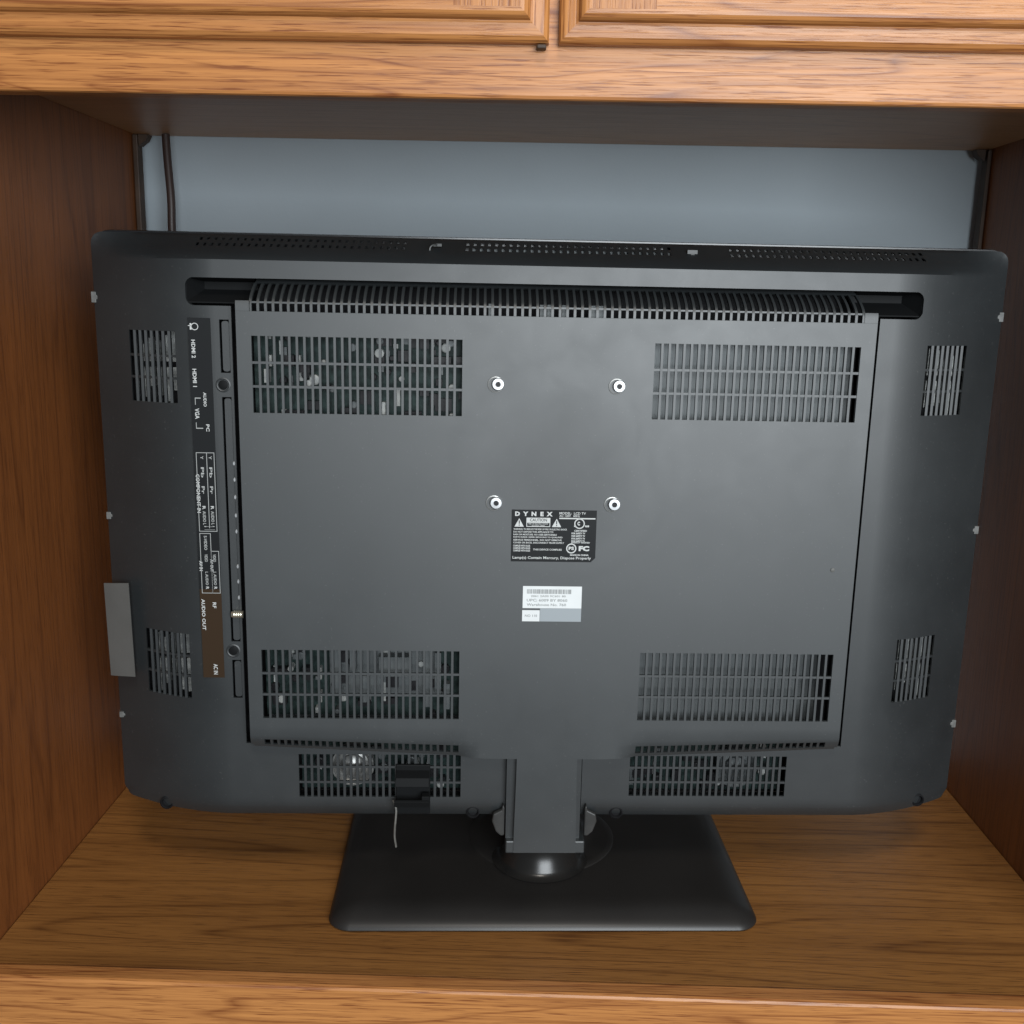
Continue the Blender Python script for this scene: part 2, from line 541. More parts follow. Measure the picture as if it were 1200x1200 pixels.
# ------------------------------------------------------------------ television
tv = empty('television', (0.0335, 0.913, 0.0), R(2.0))
tag(tv, 'charcoal flat screen television turned back to front on its stand', 'television')
HW, ZB, ZT = 0.395, 0.086, 0.600

def smooth(a):
    a = max(0.0, min(1.0, a))
    return a * a * (3 - 2 * a)
def cover_t(x, z):
    ax = abs(x)
    s = 1.0 - max(0.0, (ax - 0.283) / 0.112) ** 1.8
    if z > 0.572:
        if z < 0.582: tz = 1 - 0.10 * max(0, (z - 0.5785) / 0.0035) ** 2
        else: tz = 0.90 - 0.90 * (z - 0.582) / 0.018
    else: tz = 1.0
    if z < 0.100:
        tz = 1 - 0.10 * ((0.100 - z) / 0.014) ** 2
    return 0.006 + 0.044 * max(0, s) * max(0, tz)

def lines(lo, hi, step, feats):
    fs = sorted(set([lo, hi] + [round(f, 6) for f in feats if lo <= f <= hi]))
    out = []
    for a, b in zip(fs[:-1], fs[1:]):
        n = max(1, int(round((b - a) / step)))
        out += [a + (b - a) * k / n for k in range(n)]
    return out + [hi]

def sheet(xs, zs, keep, tf, thick, warp=None, rim=None):
    """plate over a grid, with the dropped cells open right through"""
    nx, nz = len(xs), len(zs)
    K = [[keep((xs[i] + xs[i + 1]) / 2, (zs[j] + zs[j + 1]) / 2) for j in range(nz - 1)] for i in range(nx - 1)]
    mb = MB()
    idx = {}
    V = []
    def vid(i, j, side):
        k = (i, j, side)
        if k not in idx:
            x, z = xs[i], zs[j]
            t = tf(x, z)
            if side:
                t = t - thick
                if rim is not None and (i in (0, nx - 1) or j in (0, nz - 1)): t = rim
            if warp: x, z = warp(x, z)
            idx[k] = len(V)
            V.append((x, -t, z))
        return idx[k]
    F = []
    def kept(i, j):
        return 0 <= i < nx - 1 and 0 <= j < nz - 1 and K[i][j]
    for i in range(nx - 1):
        for j in range(nz - 1):
            if not K[i][j]: continue
            q = [(i, j), (i + 1, j), (i + 1, j + 1), (i, j + 1)]
            F.append(tuple(vid(a, b, 0) for a, b in q))
            F.append(tuple(vid(a, b, 1) for a, b in reversed(q)))
            for (di, dj, a, b) in ((0, -1, q[0], q[1]), (1, 0, q[1], q[2]), (0, 1, q[2], q[3]), (-1, 0, q[3], q[0])):
                if not kept(i + di, j + dj):
                    F.append((vid(*a, 0), vid(*a, 1), vid(*b, 1), vid(*b, 0)))
    mb.add(V, F)
    return mb

# vent openings (x0, x1, z0, z1)
MAIN = [(-0.250, -0.079, 0.4555, 0.518), (0.079, 0.250, 0.4555, 0.518),
        (-0.250, -0.079, 0.1875, 0.2505), (0.079, 0.250, 0.1875, 0.2505)]
SIDE = [(-0.360, -0.317, 0.460, 0.5195), (0.314, 0.355, 0.460, 0.5195),
        (-0.360, -0.317, 0.197, 0.257), (0.314, 0.355, 0.198, 0.258)]
BOT = [(-0.223, -0.077, 0.105, 0.1465), (0.077, 0.221, 0.107, 0.1465)]
BAY = [(-0.2790, -0.2710, 0.4865, 0.5300), (-0.2790, -0.2710, 0.2525, 0.4665), (-0.2790, -0.2710, 0.2000, 0.2355)]
HOLE_Z = [(0.5895, 0.5920), (0.5945, 0.5968)]
HOLES = []
for g0, g1 in ((-0.302, -0.123), (-0.078, 0.100), (0.146, 0.322)):
    n = int((g1 - g0) / 0.0061)
    for k in range(n):
        xh = g0 + k * 0.0061
        for r_, (za, zb) in enumerate(HOLE_Z):
            HOLES.append((xh + 0.0008 * r_, xh + 0.0008 * r_ + 0.0027, za, zb))

def inside(rects, x, z):
    return any(a < x < b and c < z < d for a, b, c, d in rects)
PANEL_CUT = [(-0.2690, 0.2697, 0.1475, 0.5635), (-0.306, 0.306, 0.541, 0.5635), (-0.0358, 0.0335, 0.0, 0.150)]
COVER_CUT = PANEL_CUT + SIDE + BOT + BAY
def cover_keep(x, z):
    if z > 0.588: return not inside(HOLES, x, z)
    return not inside(COVER_CUT, x, z)
cx, cz = [], []
for r_ in COVER_CUT: cx += r_[:2]; cz += r_[2:]
hx = sorted(set(round(v, 5) for h in HOLES for v in h[:2]))
CR = 0.010
def cover_warp(x, z):
    # round the four corners of the outline
    ax = HW - abs(x)
    az = (ZT - z) if z > 0.3 else (z - ZB)
    if ax < CR and az < CR:
        dx, dz = CR - ax, CR - az
        l = math.hypot(dx, dz)
        m_ = max(dx, dz)
        if l > 1e-9:
            k = m_ / l
            dx, dz = dx * k, dz * k
        x = math.copysign(HW - CR + dx, x)
        z = (ZT - CR + dz) if z > 0.3 else (ZB + CR - dz)
    if 0.1470 < z < 0.200:                     # the opening follows the slanted lower edge of the panel
        k = 1 - max(0, min(1, (abs(x) - 0.2688) / 0.012))
        lift = k * 0.0095 * max(0, min(1, (abs(x) - 0.05) / 0.205))
        z = 0.200 - (0.200 - z) * (0.0525 - lift) / 0.0525
    return x, z
xs = lines(-HW, HW, 0.0065, cx + hx + [-HW + CR * k / 5 for k in range(6)] + [HW - CR * k / 5 for k in range(6)])
zs = lines(ZB, ZT, 0.0065, cz + [0.5895, 0.592, 0.5945, 0.5968, 0.588, 0.572, 0.575, 0.578, 0.582, 0.088, 0.091, 0.095, 0.100]
           + [ZB + CR * k / 5 for k in range(6)])
sheet(xs, zs, cover_keep, cover_t, 0.0026, cover_warp, 0.0).build('back_cover', M['cover'], tv, 38)

# front bezel and screen (seen only as the thin rim)
def rrect(hw, z0, z1, r, n=6):
    pts = []
    for cx_, cz_, a0 in ((hw - r, z0 + r, -90), (hw - r, z1 - r, 0), (-hw + r, z1 - r, 90), (-hw + r, z0 + r, 180)):
        for k in range(n + 1):
            a = R(a0 + 90 * k / n)
            pts.append((cx_ + r * math.cos(a), cz_ + r * math.sin(a)))
    return pts
mb = MB()
loops = [(rrect(HW - 0.004, ZB + 0.002, ZT - 0.002, 0.011), 0.040), (rrect(HW, ZB - 0.003, ZT + 0.0015, 0.013), 0.036),
         (rrect(HW + 0.0008, ZB - 0.004, ZT + 0.0022, 0.014), 0.004), (rrect(HW + 0.0002, ZB - 0.003, ZT + 0.0015, 0.013), 0.0003)]
vs, fs = [], []
n = len(loops[0][0])
for pts, y in loops: vs += [(p[0], y, p[1]) for p in pts]
for k in range(3):
    for i in range(n):
        fs.append((k * n + i, k * n + (i + 1) % n, (k + 1) * n + (i + 1) % n, (k + 1) * n + i))
fs += [tuple(range(n)), tuple(3 * n + i for i in range(n))]
mb.add(vs, fs)
mb.build('front_bezel', M['bezel'], tv, 35)
mb = MB(); mb.box(-0.352, 0.352, 0.0403, 0.0412, 0.145, 0.553)
mb.build('screen', M['bezel'], tv)

# raised rear panel running down into the neck of the stand
TP = 0.065
def zlow(x): return 0.150 + 0.0095 * max(0, min(1, (abs(x) - 0.05) / 0.205))
def panel_warp(x, z):
    if z < 0.150:
        return x * (1 + 0.05 * smooth((0.15 - z) / 0.092)), z
    if z < 0.180 and abs(x) > 0.031:
        z = 0.180 - (0.180 - z) * (0.180 - zlow(x)) / 0.030
    return x, z
MINI = [(-0.250, -0.079, 0.1535, 0.1615), (0.079, 0.250, 0.1535, 0.1615)]
def panel_t(x, z):
    if z < 0.150 or abs(x) < 0.0785: return TP
    return TP - (0.004 * max(0, (0.1665 - z) / 0.0165) ** 1.5 if z < 0.1665 else 0)
def panel_keep(x, z):
    if z < 0.150: return abs(x) < 0.027
    if inside(MAIN + MINI, x, z): return False
    if abs(x) > 0.2595 and z < 0.1532: return False
    return True
px = [-0.262, 0.262, -0.027, 0.027, -0.0305, 0.0305, -0.2595, 0.2595]; pz = [0.150, 0.1665, 0.1532, 0.162, 0.158, 0.180]
for r_ in MAIN + MINI: px += r_[:2]; pz += r_[2:]
xs = lines(-0.262, 0.262, 0.010, px)
zs = lines(0.058, 0.5375, 0.010, pz)
panel = sheet(xs, zs, panel_keep, panel_t, 0.0032, panel_warp).build('rear_panel', M['panel'], tv, 30)
# side walls of the panel and of its neck
for s_ in (-1, 1):
    mb = MB()
    mb.box(s_ * 0.2590, s_ * 0.2614, -0.0625, -0.030, 0.170, 0.536)
    mb.build('panel_wall', M['recess'], tv)
    mb = MB()
    wd = 0.0355 if s_ < 0 else 0.0320
    mb.box(s_ * 0.0265, s_ * wd, -0.0585, -0.018, 0.0690, 0.1490)
    mb.build('neck_flange', M['cover'], tv)
mb = MB()                                                   # foot of the neck
mb.box(-0.0355, 0.0365, -0.0640, -0.020, 0.0568, 0.0690)
mb.build('neck_foot', M['panel'], tv, None, 0.0012)

# curved top edge of the panel with wrap-over slots
ARC = [(TP, 0.5376), (TP, 0.5430), (0.0642, 0.5458), (0.0620, 0.5485), (0.0575, 0.5520), (0.0510, 0.5560), (0.0430, 0.5600), (0.0360, 0.5630)]
def arc_strip(x0, x1, lo=0, hi=None, th=0.0026):
    pts = ARC[lo:hi]
    poly = [(t, z) for t, z in pts] + [(t - th, z - th * 0.35) for t, z in reversed(pts)]
    mb = MB()
    q = len(pts)
    vs = [(x0, -t, z) for t, z in poly] + [(x1, -t, z) for t, z in poly]
    n_ = len(poly)
    fs = [(i, (i + 1) % n_, n_ + (i + 1) % n_, n_ + i) for i in range(n_)]
    for k in range(q - 1):
        fs.append((k, k + 1, n_ - 2 - k, n_ - 1 - k))
        fs.append((n_ + n_ - 1 - k, n_ + n_ - 2 - k, n_ + k + 1, n_ + k))
    mb.add(vs, fs)
    return mb
mb = MB()
for a, b in ((-0.262, -0.2502), (0.2502, 0.262)):
    s = arc_strip(a, b, 0, 3); mb.add(s.v, s.f)
s = arc_strip(-0.2502, 0.2502, 6, 8); mb.add(s.v, s.f)
mb.box(-0.2502, 0.2502, -0.0640, -0.0610, 0.5440, 0.5454)
top_grille = mb.build('vent_grille', M['panel'], tv, 35)
sm = arc_strip(-0.00105, 0.00105, 0, 7).mesh('slat', M['panel'], 35)
for k in range(83):
    link('slat', sm, top_grille, (-0.250 + 0.500 * k / 82, 0, 0))

# handle recess ends
for s_ in (-1, 1):
    mb = MB()
    xa, xb = 0.2512 * s_, 0.3058 * s_
    z0, z1 = 0.5440, 0.5633
    F0, B0 = -0.0485, -0.026
    vs = [(xa, F0, z0), (xb, F0 + .004, z0), (xb, F0 + .004, z1), (xa, F0, z1),
          (xa, B0, z0 + 0.010), (xb - 0.010 * s_, B0, z0 + 0.010), (xb - 0.010 * s_, B0, z1 - 0.003), (xa, B0, z1 - 0.003)]
    fs = [(0, 1, 5, 4), (1, 2, 6, 5), (2, 3, 7, 6), (4, 5, 6, 7)]
    # thin outer shell so that the recess is a solid tray
    vs += [(v[0] + 0.001 * s_ * (1 if i in (1, 2, 5, 6) else 0), v[1] + (0.0015 if i > 3 else 0), v[2] + (-0.001 if i in (0, 1, 4, 5) else 0.001)) for i, v in enumerate(vs)]
    fs += [tuple(8 + i for i in reversed(f)) for f in fs[:4]] + [(0, 1, 9, 8), (1, 2, 10, 9), (2, 3, 11, 10)]
    mb.add(vs, fs)
    mb.build('handle_recess', M['recess'], tv)  # coloured darker than the cover to hold the recess shade

for s_ in (-1, 1):
    for zc_, sz in ((0.5410, 1), (0.5635, -1)):
        mb = MB()
        rr = 0.0075
        poly = [(0, 0)] + [(rr - rr * math.sin(R(a_)), rr - rr * math.cos(R(a_))) for a_ in range(0, 91, 15)]
        mb.prism([(0.3062 * s_ - p[0] * s_, zc_ - 0.0002 * sz + p[1] * sz) for p in poly],
                 lambda p: (p[0], -cover_t(p[0], 0.5), p[1]), lambda p: (p[0], -0.040, p[1]))
        mb.build('recess_corner', M['cover'], tv)

# flat and curved vent grilles: rails in one mesh, every slat an object of its own
def grille(rect, ncol, tf, mat, sw=0.0020, depth=0.0030, rails=(0.345, 0.655), lip=0.0):
    x0, x1, z0, z1 = rect
    mb = MB()
    nseg = 8
    for fz in rails:
        zc = z0 + (z1 - z0) * (1 - fz)
        for k in range(nseg):
            xa, xb = x0 + (x1 - x0) * k / nseg, x0 + (x1 - x0) * (k + 1) / nseg
            ta, tb = tf(xa, zc) - 0.0004, tf(xb, zc) - 0.0004
            vs = [(xa, -ta, zc - .0010), (xb, -tb, zc - .0010), (xb, -tb, zc + .0010), (xa, -ta, zc + .0010)]
            vs += [(v[0], v[1] + depth - 0.0006, v[2]) for v in vs]
            mb.add(vs, [(0, 1, 2, 3), (7, 6, 5, 4), (0, 4, 5, 1), (3, 2, 6, 7)])
    g = mb.build('vent_grille', mat, tv)
    pitch = (x1 - x0) / ncol
    sb = MB(); sb.box(-sw / 2, sw / 2, 0.0, depth, z0, z1)
    me = sb.mesh('slat', mat)
    for k in range(1, ncol):
        x = x0 + pitch * k
        link('slat', me, g, (x, -tf(x, (z0 + z1) / 2), 0))
    return g
for r_ in MAIN: grille(r_, 28, lambda x, z: TP - 0.0002, M['panel'])
for r_ in SIDE: grille(r_, 8, cover_t, M['cover'], 0.0022)
for r_ in BOT: grille(r_, 25, cover_t, M['cover'], 0.0022, rails=(0.30, 0.66))
for r_ in MINI:                                             # row of little slots along the lower edge, too small to part
    mb = MB()
    pitch = (r_[1] - r_[0]) / 28
    for k in range(1, 28):
        x = r_[0] + pitch * k
        za, zb = panel_warp(x, r_[2])[1], panel_warp(x, r_[3])[1]
        t0, t1 = panel_t(x, r_[2]) - 0.0003, panel_t(x, r_[3]) - 0.0003
        h = 0.0011
        vs = [(x - h, -t0, za), (x + h, -t0, za), (x + h, -t1, zb), (x - h, -t1, zb)]
        vs += [(v[0], v[1] + 0.003, v[2]) for v in vs]
        mb.add(vs, [(0, 1, 2, 3), (7, 6, 5, 4), (0, 4, 5, 1), (1, 5, 6, 2), (2, 6, 7, 3), (3, 7, 4, 0)])
    mb.build('slot_row', M['panel'], tv)

# what shows through the vents
mb = MB(); mb.box(-0.362, 0.362, -0.0075, -0.0055, 0.094, 0.576)  # dark sheet added to keep light from leaking through the shell
mb.build('inner_light_block', M['inside'], tv)
mb = MB()
mb.box(0.068, 0.252, -0.042, -0.040, 0.430, 0.530)
mb.box(0.068, 0.225, -0.042, -0.040, 0.175, 0.262)
mb.box(-0.060, 0.067, -0.034, -0.032, 0.175, 0.530)
mb.box(-0.252, 0.252, -0.020, -0.018, 0.170, 0.531)
rnd = random.Random(21)
fin = MB()
for s_ in (-1, 1):
    for zc_ in (0.49, 0.228):
        for k in range(7):
            x = s_ * (0.313 + 0.0068 * k)
            za = zc_ - rnd.uniform(0.018, 0.034); zb = zc_ + rnd.uniform(0.016, 0.034)
            fin.box(x, x + 0.0036, -0.0210, -0.0125, za, zc_ - 0.002)
            fin.box(x, x + 0.0036, -0.0210, -0.0125, zc_ + 0.003, zb)
mb.box(-0.075, 0.098, -0.0185, -0.0170, 0.5845, 0.5930)
for xx in (-0.058, -0.0155, -0.0095, 0.0028, 0.0270, 0.0330):
    mb.box(xx, xx + 0.0045, -0.0500, -0.0440, 0.520, 0.5470)
mb.build('metal_chassis', M['chassis'], tv)
tag(fin.build('cooling_fins', M['fins'], tv), kind='stuff')
def board(rect, t, seed, n):
    rnd = random.Random(seed)
    x0, x1, z0, z1 = rect
    mb = MB(); mb.box(x0, x1, -t, -t + 0.0016, z0, z1)
    pc = mb.build('circuit_board', M['pcb'], tv)
    mb = MB()
    for k in range(n):
        x, z = rnd.uniform(x0 + .004, x1 - .012), rnd.uniform(z0 + .003, z1 - .010)
        kind = rnd.random()
        if kind < 0.35:
            mb.box(x, x + rnd.uniform(.004, .016), -t - rnd.uniform(.003, .010), -t, z, z + rnd.uniform(.004, .012), 0)
        elif kind < 0.7:
            r0 = rnd.uniform(.002, .0045)
            hh = rnd.uniform(.005, .011)
            mb.lathe([(r0, 0), (r0, hh), (r0 * .8, hh + .0004)], (x, -t, z), (0, -1, 0), 10, rnd.choice((0, 1, 2)))
        else:
            mb.box(x, x + rnd.uniform(.002, .005), -t - rnd.uniform(.002, .008), -t, z, z + rnd.uniform(.003, .018), rnd.choice((1, 2)))
    mb.build('components', [M['comp_dark'], M['comp_white'], M['chassis']], pc)
board((-0.253, -0.070, 0.440, 0.532), 0.042, 3, 70)
board((-0.253, -0.075, 0.178, 0.262), 0.034, 5, 60)
board((-0.225, -0.070, 0.100, 0.148), 0.022, 9, 26)
board((0.075, 0.225, 0.100, 0.148), 0.022, 12, 26)
mb = MB()
mb.box(-0.195, -0.098, -0.0400, -0.0385, 0.200, 0.258)
for k_, (xx, za, zb) in enumerate(((-0.190, .205, .252), (-0.176, .226, .250), (-0.166, .196, .221), (-0.110, .192, .246), (-0.101, .205, .243), (-0.093, .190, .214))):
    mb.box(xx, xx + 0.0055, -0.0490, -0.0402, za, zb)
mb.box(-0.150, -0.122, -0.0525, -0.0402, 0.222, 0.240)
mb.build('shield_plate', M['chassis'], tv)
for sx, zc_ in ((-0.176, 0.130), (0.178, 0.130)):           # loudspeakers behind the bottom vents
    mb = MB()
    prof = [(0.001, 0.013), (0.007, 0.0122), (0.0105, 0.0095), (0.0108, 0.006), (0.014, 0.005), (0.018, 0.009), (0.0195, 0.009), (0.0195, 0.0)]
    mb.lathe(prof, (sx, -0.030, zc_), (0, -1, 0), 24)
    mb.build('loudspeaker', M['chassis'] if sx > 0 else M['metal_dk'], tv, 40)

# ---- connector column on the left
for (xa, xb, za, zb) in BAY:
    mb = MB()
    pts = [(p[0] + (xa + xb) / 2 + 0.0008, p[1]) for p in rrect((xb - xa) / 2 - 0.0011, za + 0.0012, zb - 0.0012, 0.002, 3)]
    mb.prism(pts, lambda p: (p[0], -0.0496, p[1]), lambda p: (p[0], -0.040, p[1]))
    mb.build('connector_bay', M['cover'], tv)
jack = MB()
jack.lathe([(0.0009, 0), (0.0013, 0.0005), (0.0013, 0.002)], (0, 0, 0), (0, 1, 0), 8)
jm = jack.mesh('jack', M['metal'], 40)
for z in (0.4105, 0.3965, 0.3815, 0.3655, 0.3515, 0.3205, 0.307, 0.2925):
    o = link('jack', jm, tv, (-0.2710, -0.0505, z)); o.scale = (0.9, 1, 1.7)
mb = MB()
prof = [(0.0030, 0.0)]
for k in range(5): prof += [(0.0034, 0.0003 + k * .0019), (0.0030, 0.0012 + k * .0019)]
prof += [(0.0026, 0.0102), (0.0010, 0.0102)]
mb.lathe(prof, (-0.2668, -0.0535, 0.2785), (-1, 0, 0), 14)
mb.build('coaxial_connector', M['brass'], tv, 40)
for z in (0.4765, 0.2440):
    mb = MB()
    mb.lathe([(0.0062, 0), (0.0062, 0.0009), (0.0052, 0.0013), (0.0044, 0.0009), (0.0042, -0.0005)], (-0.2775, -0.0496, z), (0, -1, 0), 20, 0, False)
    o = mb.build('screw_boss', M['cover'], tv, 35)
    mb = MB()
    mb.lathe([(0.0040, 0), (0.0040, 0.0006), (0.0030, 0.0010), (0.0001, 0.0010)], (-0.2775, -0.0499, z), (0, -1, 0), 16)
    mb.build('screw_head', M['recess'], o, 35)

# ---- mounting screws 100 x 100
for x in (-0.0500, 0.0500):
    for z in (0.3830, 0.4825):
        mb = MB()
        mb.lathe([(0.0066, 0), (0.0066, 0.0012), (0.0058, 0.0014), (0.0057, 0.0006)], (x - 0.0014, -TP + 0.0001, z - 0.0003), (0, -1, 0), 24, 0, False)
        ring = mb.build('mount_recess_ring', M['metal_dk'], tv, 40)  # metal ring set off-centre to form the lit crescent of the screw recess
        mb = MB()
        mb.lathe([(0.0052, 0.0), (0.0052, 0.0022), (0.0046, 0.0030), (0.0023, 0.0031), (0.0020, 0.0010), (0.0001, 0.0009)], (x + 0.0006, -TP, z), (0, -1, 0), 24)
        mb.build('mount_screw', M['metal'], ring, 40)
        mb = MB()
        mb.lathe([(0.0021, 0.0026), (0.0001, 0.0026)], (x + 0.0006, -TP, z), (0, -1, 0), 6, 0, False)
        mb.build('hex_socket', M['comp_dark'], ring)  # flat dark disc standing in for the shade inside the socket

# ---- text
_tmp = None
def text_mesh(s, bold=0.0):
    cu = bpy.data.curves.new('glyphs', 'FONT')
    cu.body = s
    cu.size = 1.0
    cu.resolution_u = 2
    cu.offset = bold
    o = bpy.data.objects.new('glyphs', cu)
    col.objects.link(o)
    dg = bpy.context.evaluated_depsgraph_get()
    me = bpy.data.meshes.new_from_object(o.evaluated_get(dg))
    vs = [v.co.copy() for v in me.vertices]
    fs = [tuple(p.vertices) for p in me.polygons]
    bpy.data.objects.remove(o)
    bpy.data.curves.remove(cu)
    bpy.data.meshes.remove(me)
    return vs, fs
def put_text(mb, s, x, z, w_, h_, t, down=False, mi=0, bold=0.012):
    """x, z: lower left corner of the line in reading direction; w_ x h_: its size"""
    vs, fs = text_mesh(s, bold)
    if not vs: return
    ax, bx = min(v.x for v in vs), max(v.x for v in vs)
    ay, by = min(v.y for v in vs), max(v.y for v in vs)
    out = []
    for v in vs:
        u, q = (v.x - ax) / (bx - ax) * w_, (v.y - ay) / max(1e-6, by - ay) * h_
        out.append((x + q, -t, z - u) if down else (x + u, -t, z + q))
    mb.add(out, fs, mi)
def plate(mb, x0, x1, z0, z1, t, mi=0):
    mb.add([(x0, -t, z0), (x1, -t, z0), (x1, -t, z1), (x0, -t, z1)], [(0, 1, 2, 3)], mi)
def outline(mb, x0, x1, z0, z1, t, w_=0.0005, mi=0):
    plate(mb, x0, x1, z0, z0 + w_, t, mi); plate(mb, x0, x1, z1 - w_, z1, t, mi)
    plate(mb, x0, x0 + w_, z0 + w_, z1 - w_, t, mi); plate(mb, x1 - w_, x1, z0 + w_, z1 - w_, t, mi)

# rating label
t0 = TP + 0.0003
mb = MB()
pts = [(-0.0360, 0.3320), (0.0325, 0.3320), (0.0362, 0.3357), (0.0362, 0.3772), (-0.0360, 0.3772)]
mb.prism(pts, lambda p: (p[0], -t0, p[1]), lambda p: (p[0], -TP + 0.0001, p[1]))
lab = mb.build('rating_label', M['lab_black'], tv)
lab['label'] = 'black rating label with white print and warning triangles'
t1 = t0 + 0.00012
mb = MB()
lx = lambda f: -0.0360 + 0.0722 * f
lz = lambda f: 0.3772 - 0.0452 * f
def lt(s, fx, fz, fw, fh, bold=0.012, mi=0): put_text(mb, s, lx(fx), lz(fz + fh), 0.0722 * fw, 0.0452 * fh, t1, False, mi, bold)
lt('D  Y  N  E  X', 0.04, 0.035, 0.44, 0.085, 0.05)
lt('MODEL:  LCD TV', 0.56, 0.035, 0.31, 0.045)
lt('AC 120V   60Hz', 0.56, 0.085, 0.24, 0.045)
plate(mb, lx(0.56), lx(0.985), lz(0.168), lz(0.145), t1)
plate(mb, lx(0.175), lx(0.455), lz(0.235), lz(0.150), t1)
outline(mb, lx(0.175), lx(0.455), lz(0.325), lz(0.235), t1, 0.0006)
lt('RISK OF ELECTRIC SHOCK', 0.20, 0.255, 0.23, 0.025)
lt('DO NOT OPEN', 0.24, 0.289, 0.15, 0.022)
for fx in (0.035, 0.475):
    a, b, c = (lx(fx), lz(0.325)), (lx(fx + 0.11), lz(0.325)), (lx(fx + 0.055), lz(0.165))
    mb.add([(a[0], -t1, a[1]), (b[0], -t1, b[1]), (c[0], -t1, c[1])], [(0, 1, 2)])
para = ['WARNING: TO REDUCE THE RISK OF FIRE OR ELECTRIC SHOCK', 'DO NOT EXPOSE THIS APPLIANCE TO', 'RAIN OR MOISTURE. NO USER-SERVICEABLE',
        'PARTS INSIDE. REFER SERVICING TO QUALIFIED', 'SERVICE PERSONNEL. DO NOT REMOVE', 'COVER OR BACK. DISCONNECT FROM SUPPLY']
for k, (s, fw) in enumerate(zip(para, (0.63, 0.47, 0.51, 0.58, 0.57, 0.60))):
    lt(s, 0.025, 0.355 + 0.052 * k, fw, 0.033, 0.02)
for k in range(3): lt('COMPLIES WITH RULES', 0.025, 0.675 + 0.047 * k, 0.20, 0.036, 0.03)
lt('THIS DEVICE COMPLIES', 0.26, 0.745, 0.34, 0.035, 0.02)
# certification marks
mb.lathe([(0.0045, 0), (0.0036, 0)], (lx(0.80), -t1, lz(0.255)), (0, -1, 0), 20, 0, False)
lt('C', 0.775, 0.215, 0.03, 0.075, 0.06); lt('us', 0.865, 0.285, 0.05, 0.035, 0.04); lt('c', 0.735, 0.285, 0.025, 0.035, 0.04)
lt('CERTIFIED', 0.74, 0.375, 0.15, 0.035, 0.03)
for k in range(4): lt('FOR SAFETY TV', 0.71, 0.425 + 0.05 * k, 0.16, 0.036, 0.04)
lt('ENERGY VERIFIED', 0.71, 0.605, 0.22, 0.03, 0.02)
mb.lathe([(0.0044, 0), (0.0034, 0)], (lx(0.712), -t1, lz(0.735)), (0, -1, 0), 20, 0, False)
lt('PS', 0.680, 0.70, 0.065, 0.065, 0.05); lt('FC', 0.80, 0.685, 0.125, 0.10, 0.06)
lt('MADE IN CHINA', 0.70, 0.845, 0.22, 0.035, 0.03)
lt('Lamp(s) Contain Mercury, Dispose Properly', 0.02, 0.895, 0.93, 0.068, 0.015)
mb.build('lettering', M['print_w'], lab)
mb = MB()
put_text(mb, 'CAUTION', lx(0.215), lz(0.222), 0.0722 * 0.20, 0.0452 * 0.058, t1 + 0.0001)
for fx in (0.035, 0.475):
    plate(mb, lx(fx + 0.050), lx(fx + 0.061), lz(0.270), lz(0.205), t1 + 0.0001)
    plate(mb, lx(fx + 0.050), lx(fx + 0.061), lz(0.306), lz(0.284), t1 + 0.0001)
mb.build('warning_symbol', M['lab_black'], lab)

# white barcode label with a film strip under it
mb = MB(); mb.box(-0.0250, 0.0258, -t0, -TP + 0.0001, 0.2905, 0.3102)
wl = mb.build('serial_label', M['lab_white'], tv); wl['label'] = 'white paper label with barcode'
mb = MB()
rnd = random.Random(11)
x = -0.0215
while x < 0.0165:
    w_ = rnd.choice((0.0003, 0.0006, 0.0009)); plate(mb, x, x + w_, 0.3035, 0.3075, t1); x += w_ + rnd.choice((0.0003, 0.0006))
put_text(mb, '2061 2A00 9C601 80', -0.018, 0.3005, 0.030, 0.0018, t1)
put_text(mb, 'UPC: 6009 BY 8060', -0.0215, 0.2965, 0.035, 0.0024, t1)
put_text(mb, 'Warehouse No. 760', -0.0215, 0.2925, 0.034, 0.0024, t1)
mb.build('lettering', M['print_k'], wl)
mb = MB(); mb.box(-0.0098, 0.0258, -t0, -TP + 0.0001, 0.2786, 0.2903)
mb.build('film_strip', M['lab_clear'], tv)
mb = MB(); mb.box(-0.0252, -0.0101, -t0, -TP + 0.0001, 0.2786, 0.2886)
sl = mb.build('date_label', M['lab_white'], tv)
mb = MB(); put_text(mb, 'NO 110', -0.0228, 0.2826, 0.0105, 0.0022, t1); mb.build('lettering', M['print_k'], sl)

# connector label strip
tS = 0.0502
mb = MB()
xs0, xs1 = -0.3045, -0.2860
mb.box(xs0, xs1, -tS, -0.0470, 0.3000, 0.5310, 0); mb.box(xs0, xs1, -tS, -0.0470, 0.2190, 0.2999, 1)
pl = mb.build('connector_label', [M['lab_black'], M['lab_brown']], tv)
pl['label'] = 'long black label strip naming the sockets in white print'
tp = tS + 0.00012
mb = MB()
def yz(py): return 0.5310 - (py - 374.0) / 420.0 * 0.312      # rows of the strip, top to bottom
def pw(s, fx, p0, p1, h_=0.0026, mi=0, bold=0.02): put_text(mb, s, xs0 + fx * 0.0185, yz(p0), yz(p0) - yz(p1), h_, tp, True, mi, bold)
mb.lathe([(0.0030, 0), (0.0024, 0)], (xs0 + 0.0055, -tp, yz(383.5)), (0, -1, 0), 18, 0, False)
plate(mb, xs0 + 0.0001, xs0 + 0.0030, yz(383.0), yz(382.2), tp); plate(mb, xs0 + 0.0016, xs0 + 0.0030, yz(387.0), yz(380.0), tp)
pw('HDMI 2', 0.12, 398, 418, 0.0032); pw('HDMI 1', 0.12, 430, 450, 0.0032)
pw('AUDIO', 0.55, 456, 472, 0.0026); pw('VGA', 0.15, 474, 486, 0.0036); pw('PC', 0.62, 492, 500, 0.0028)
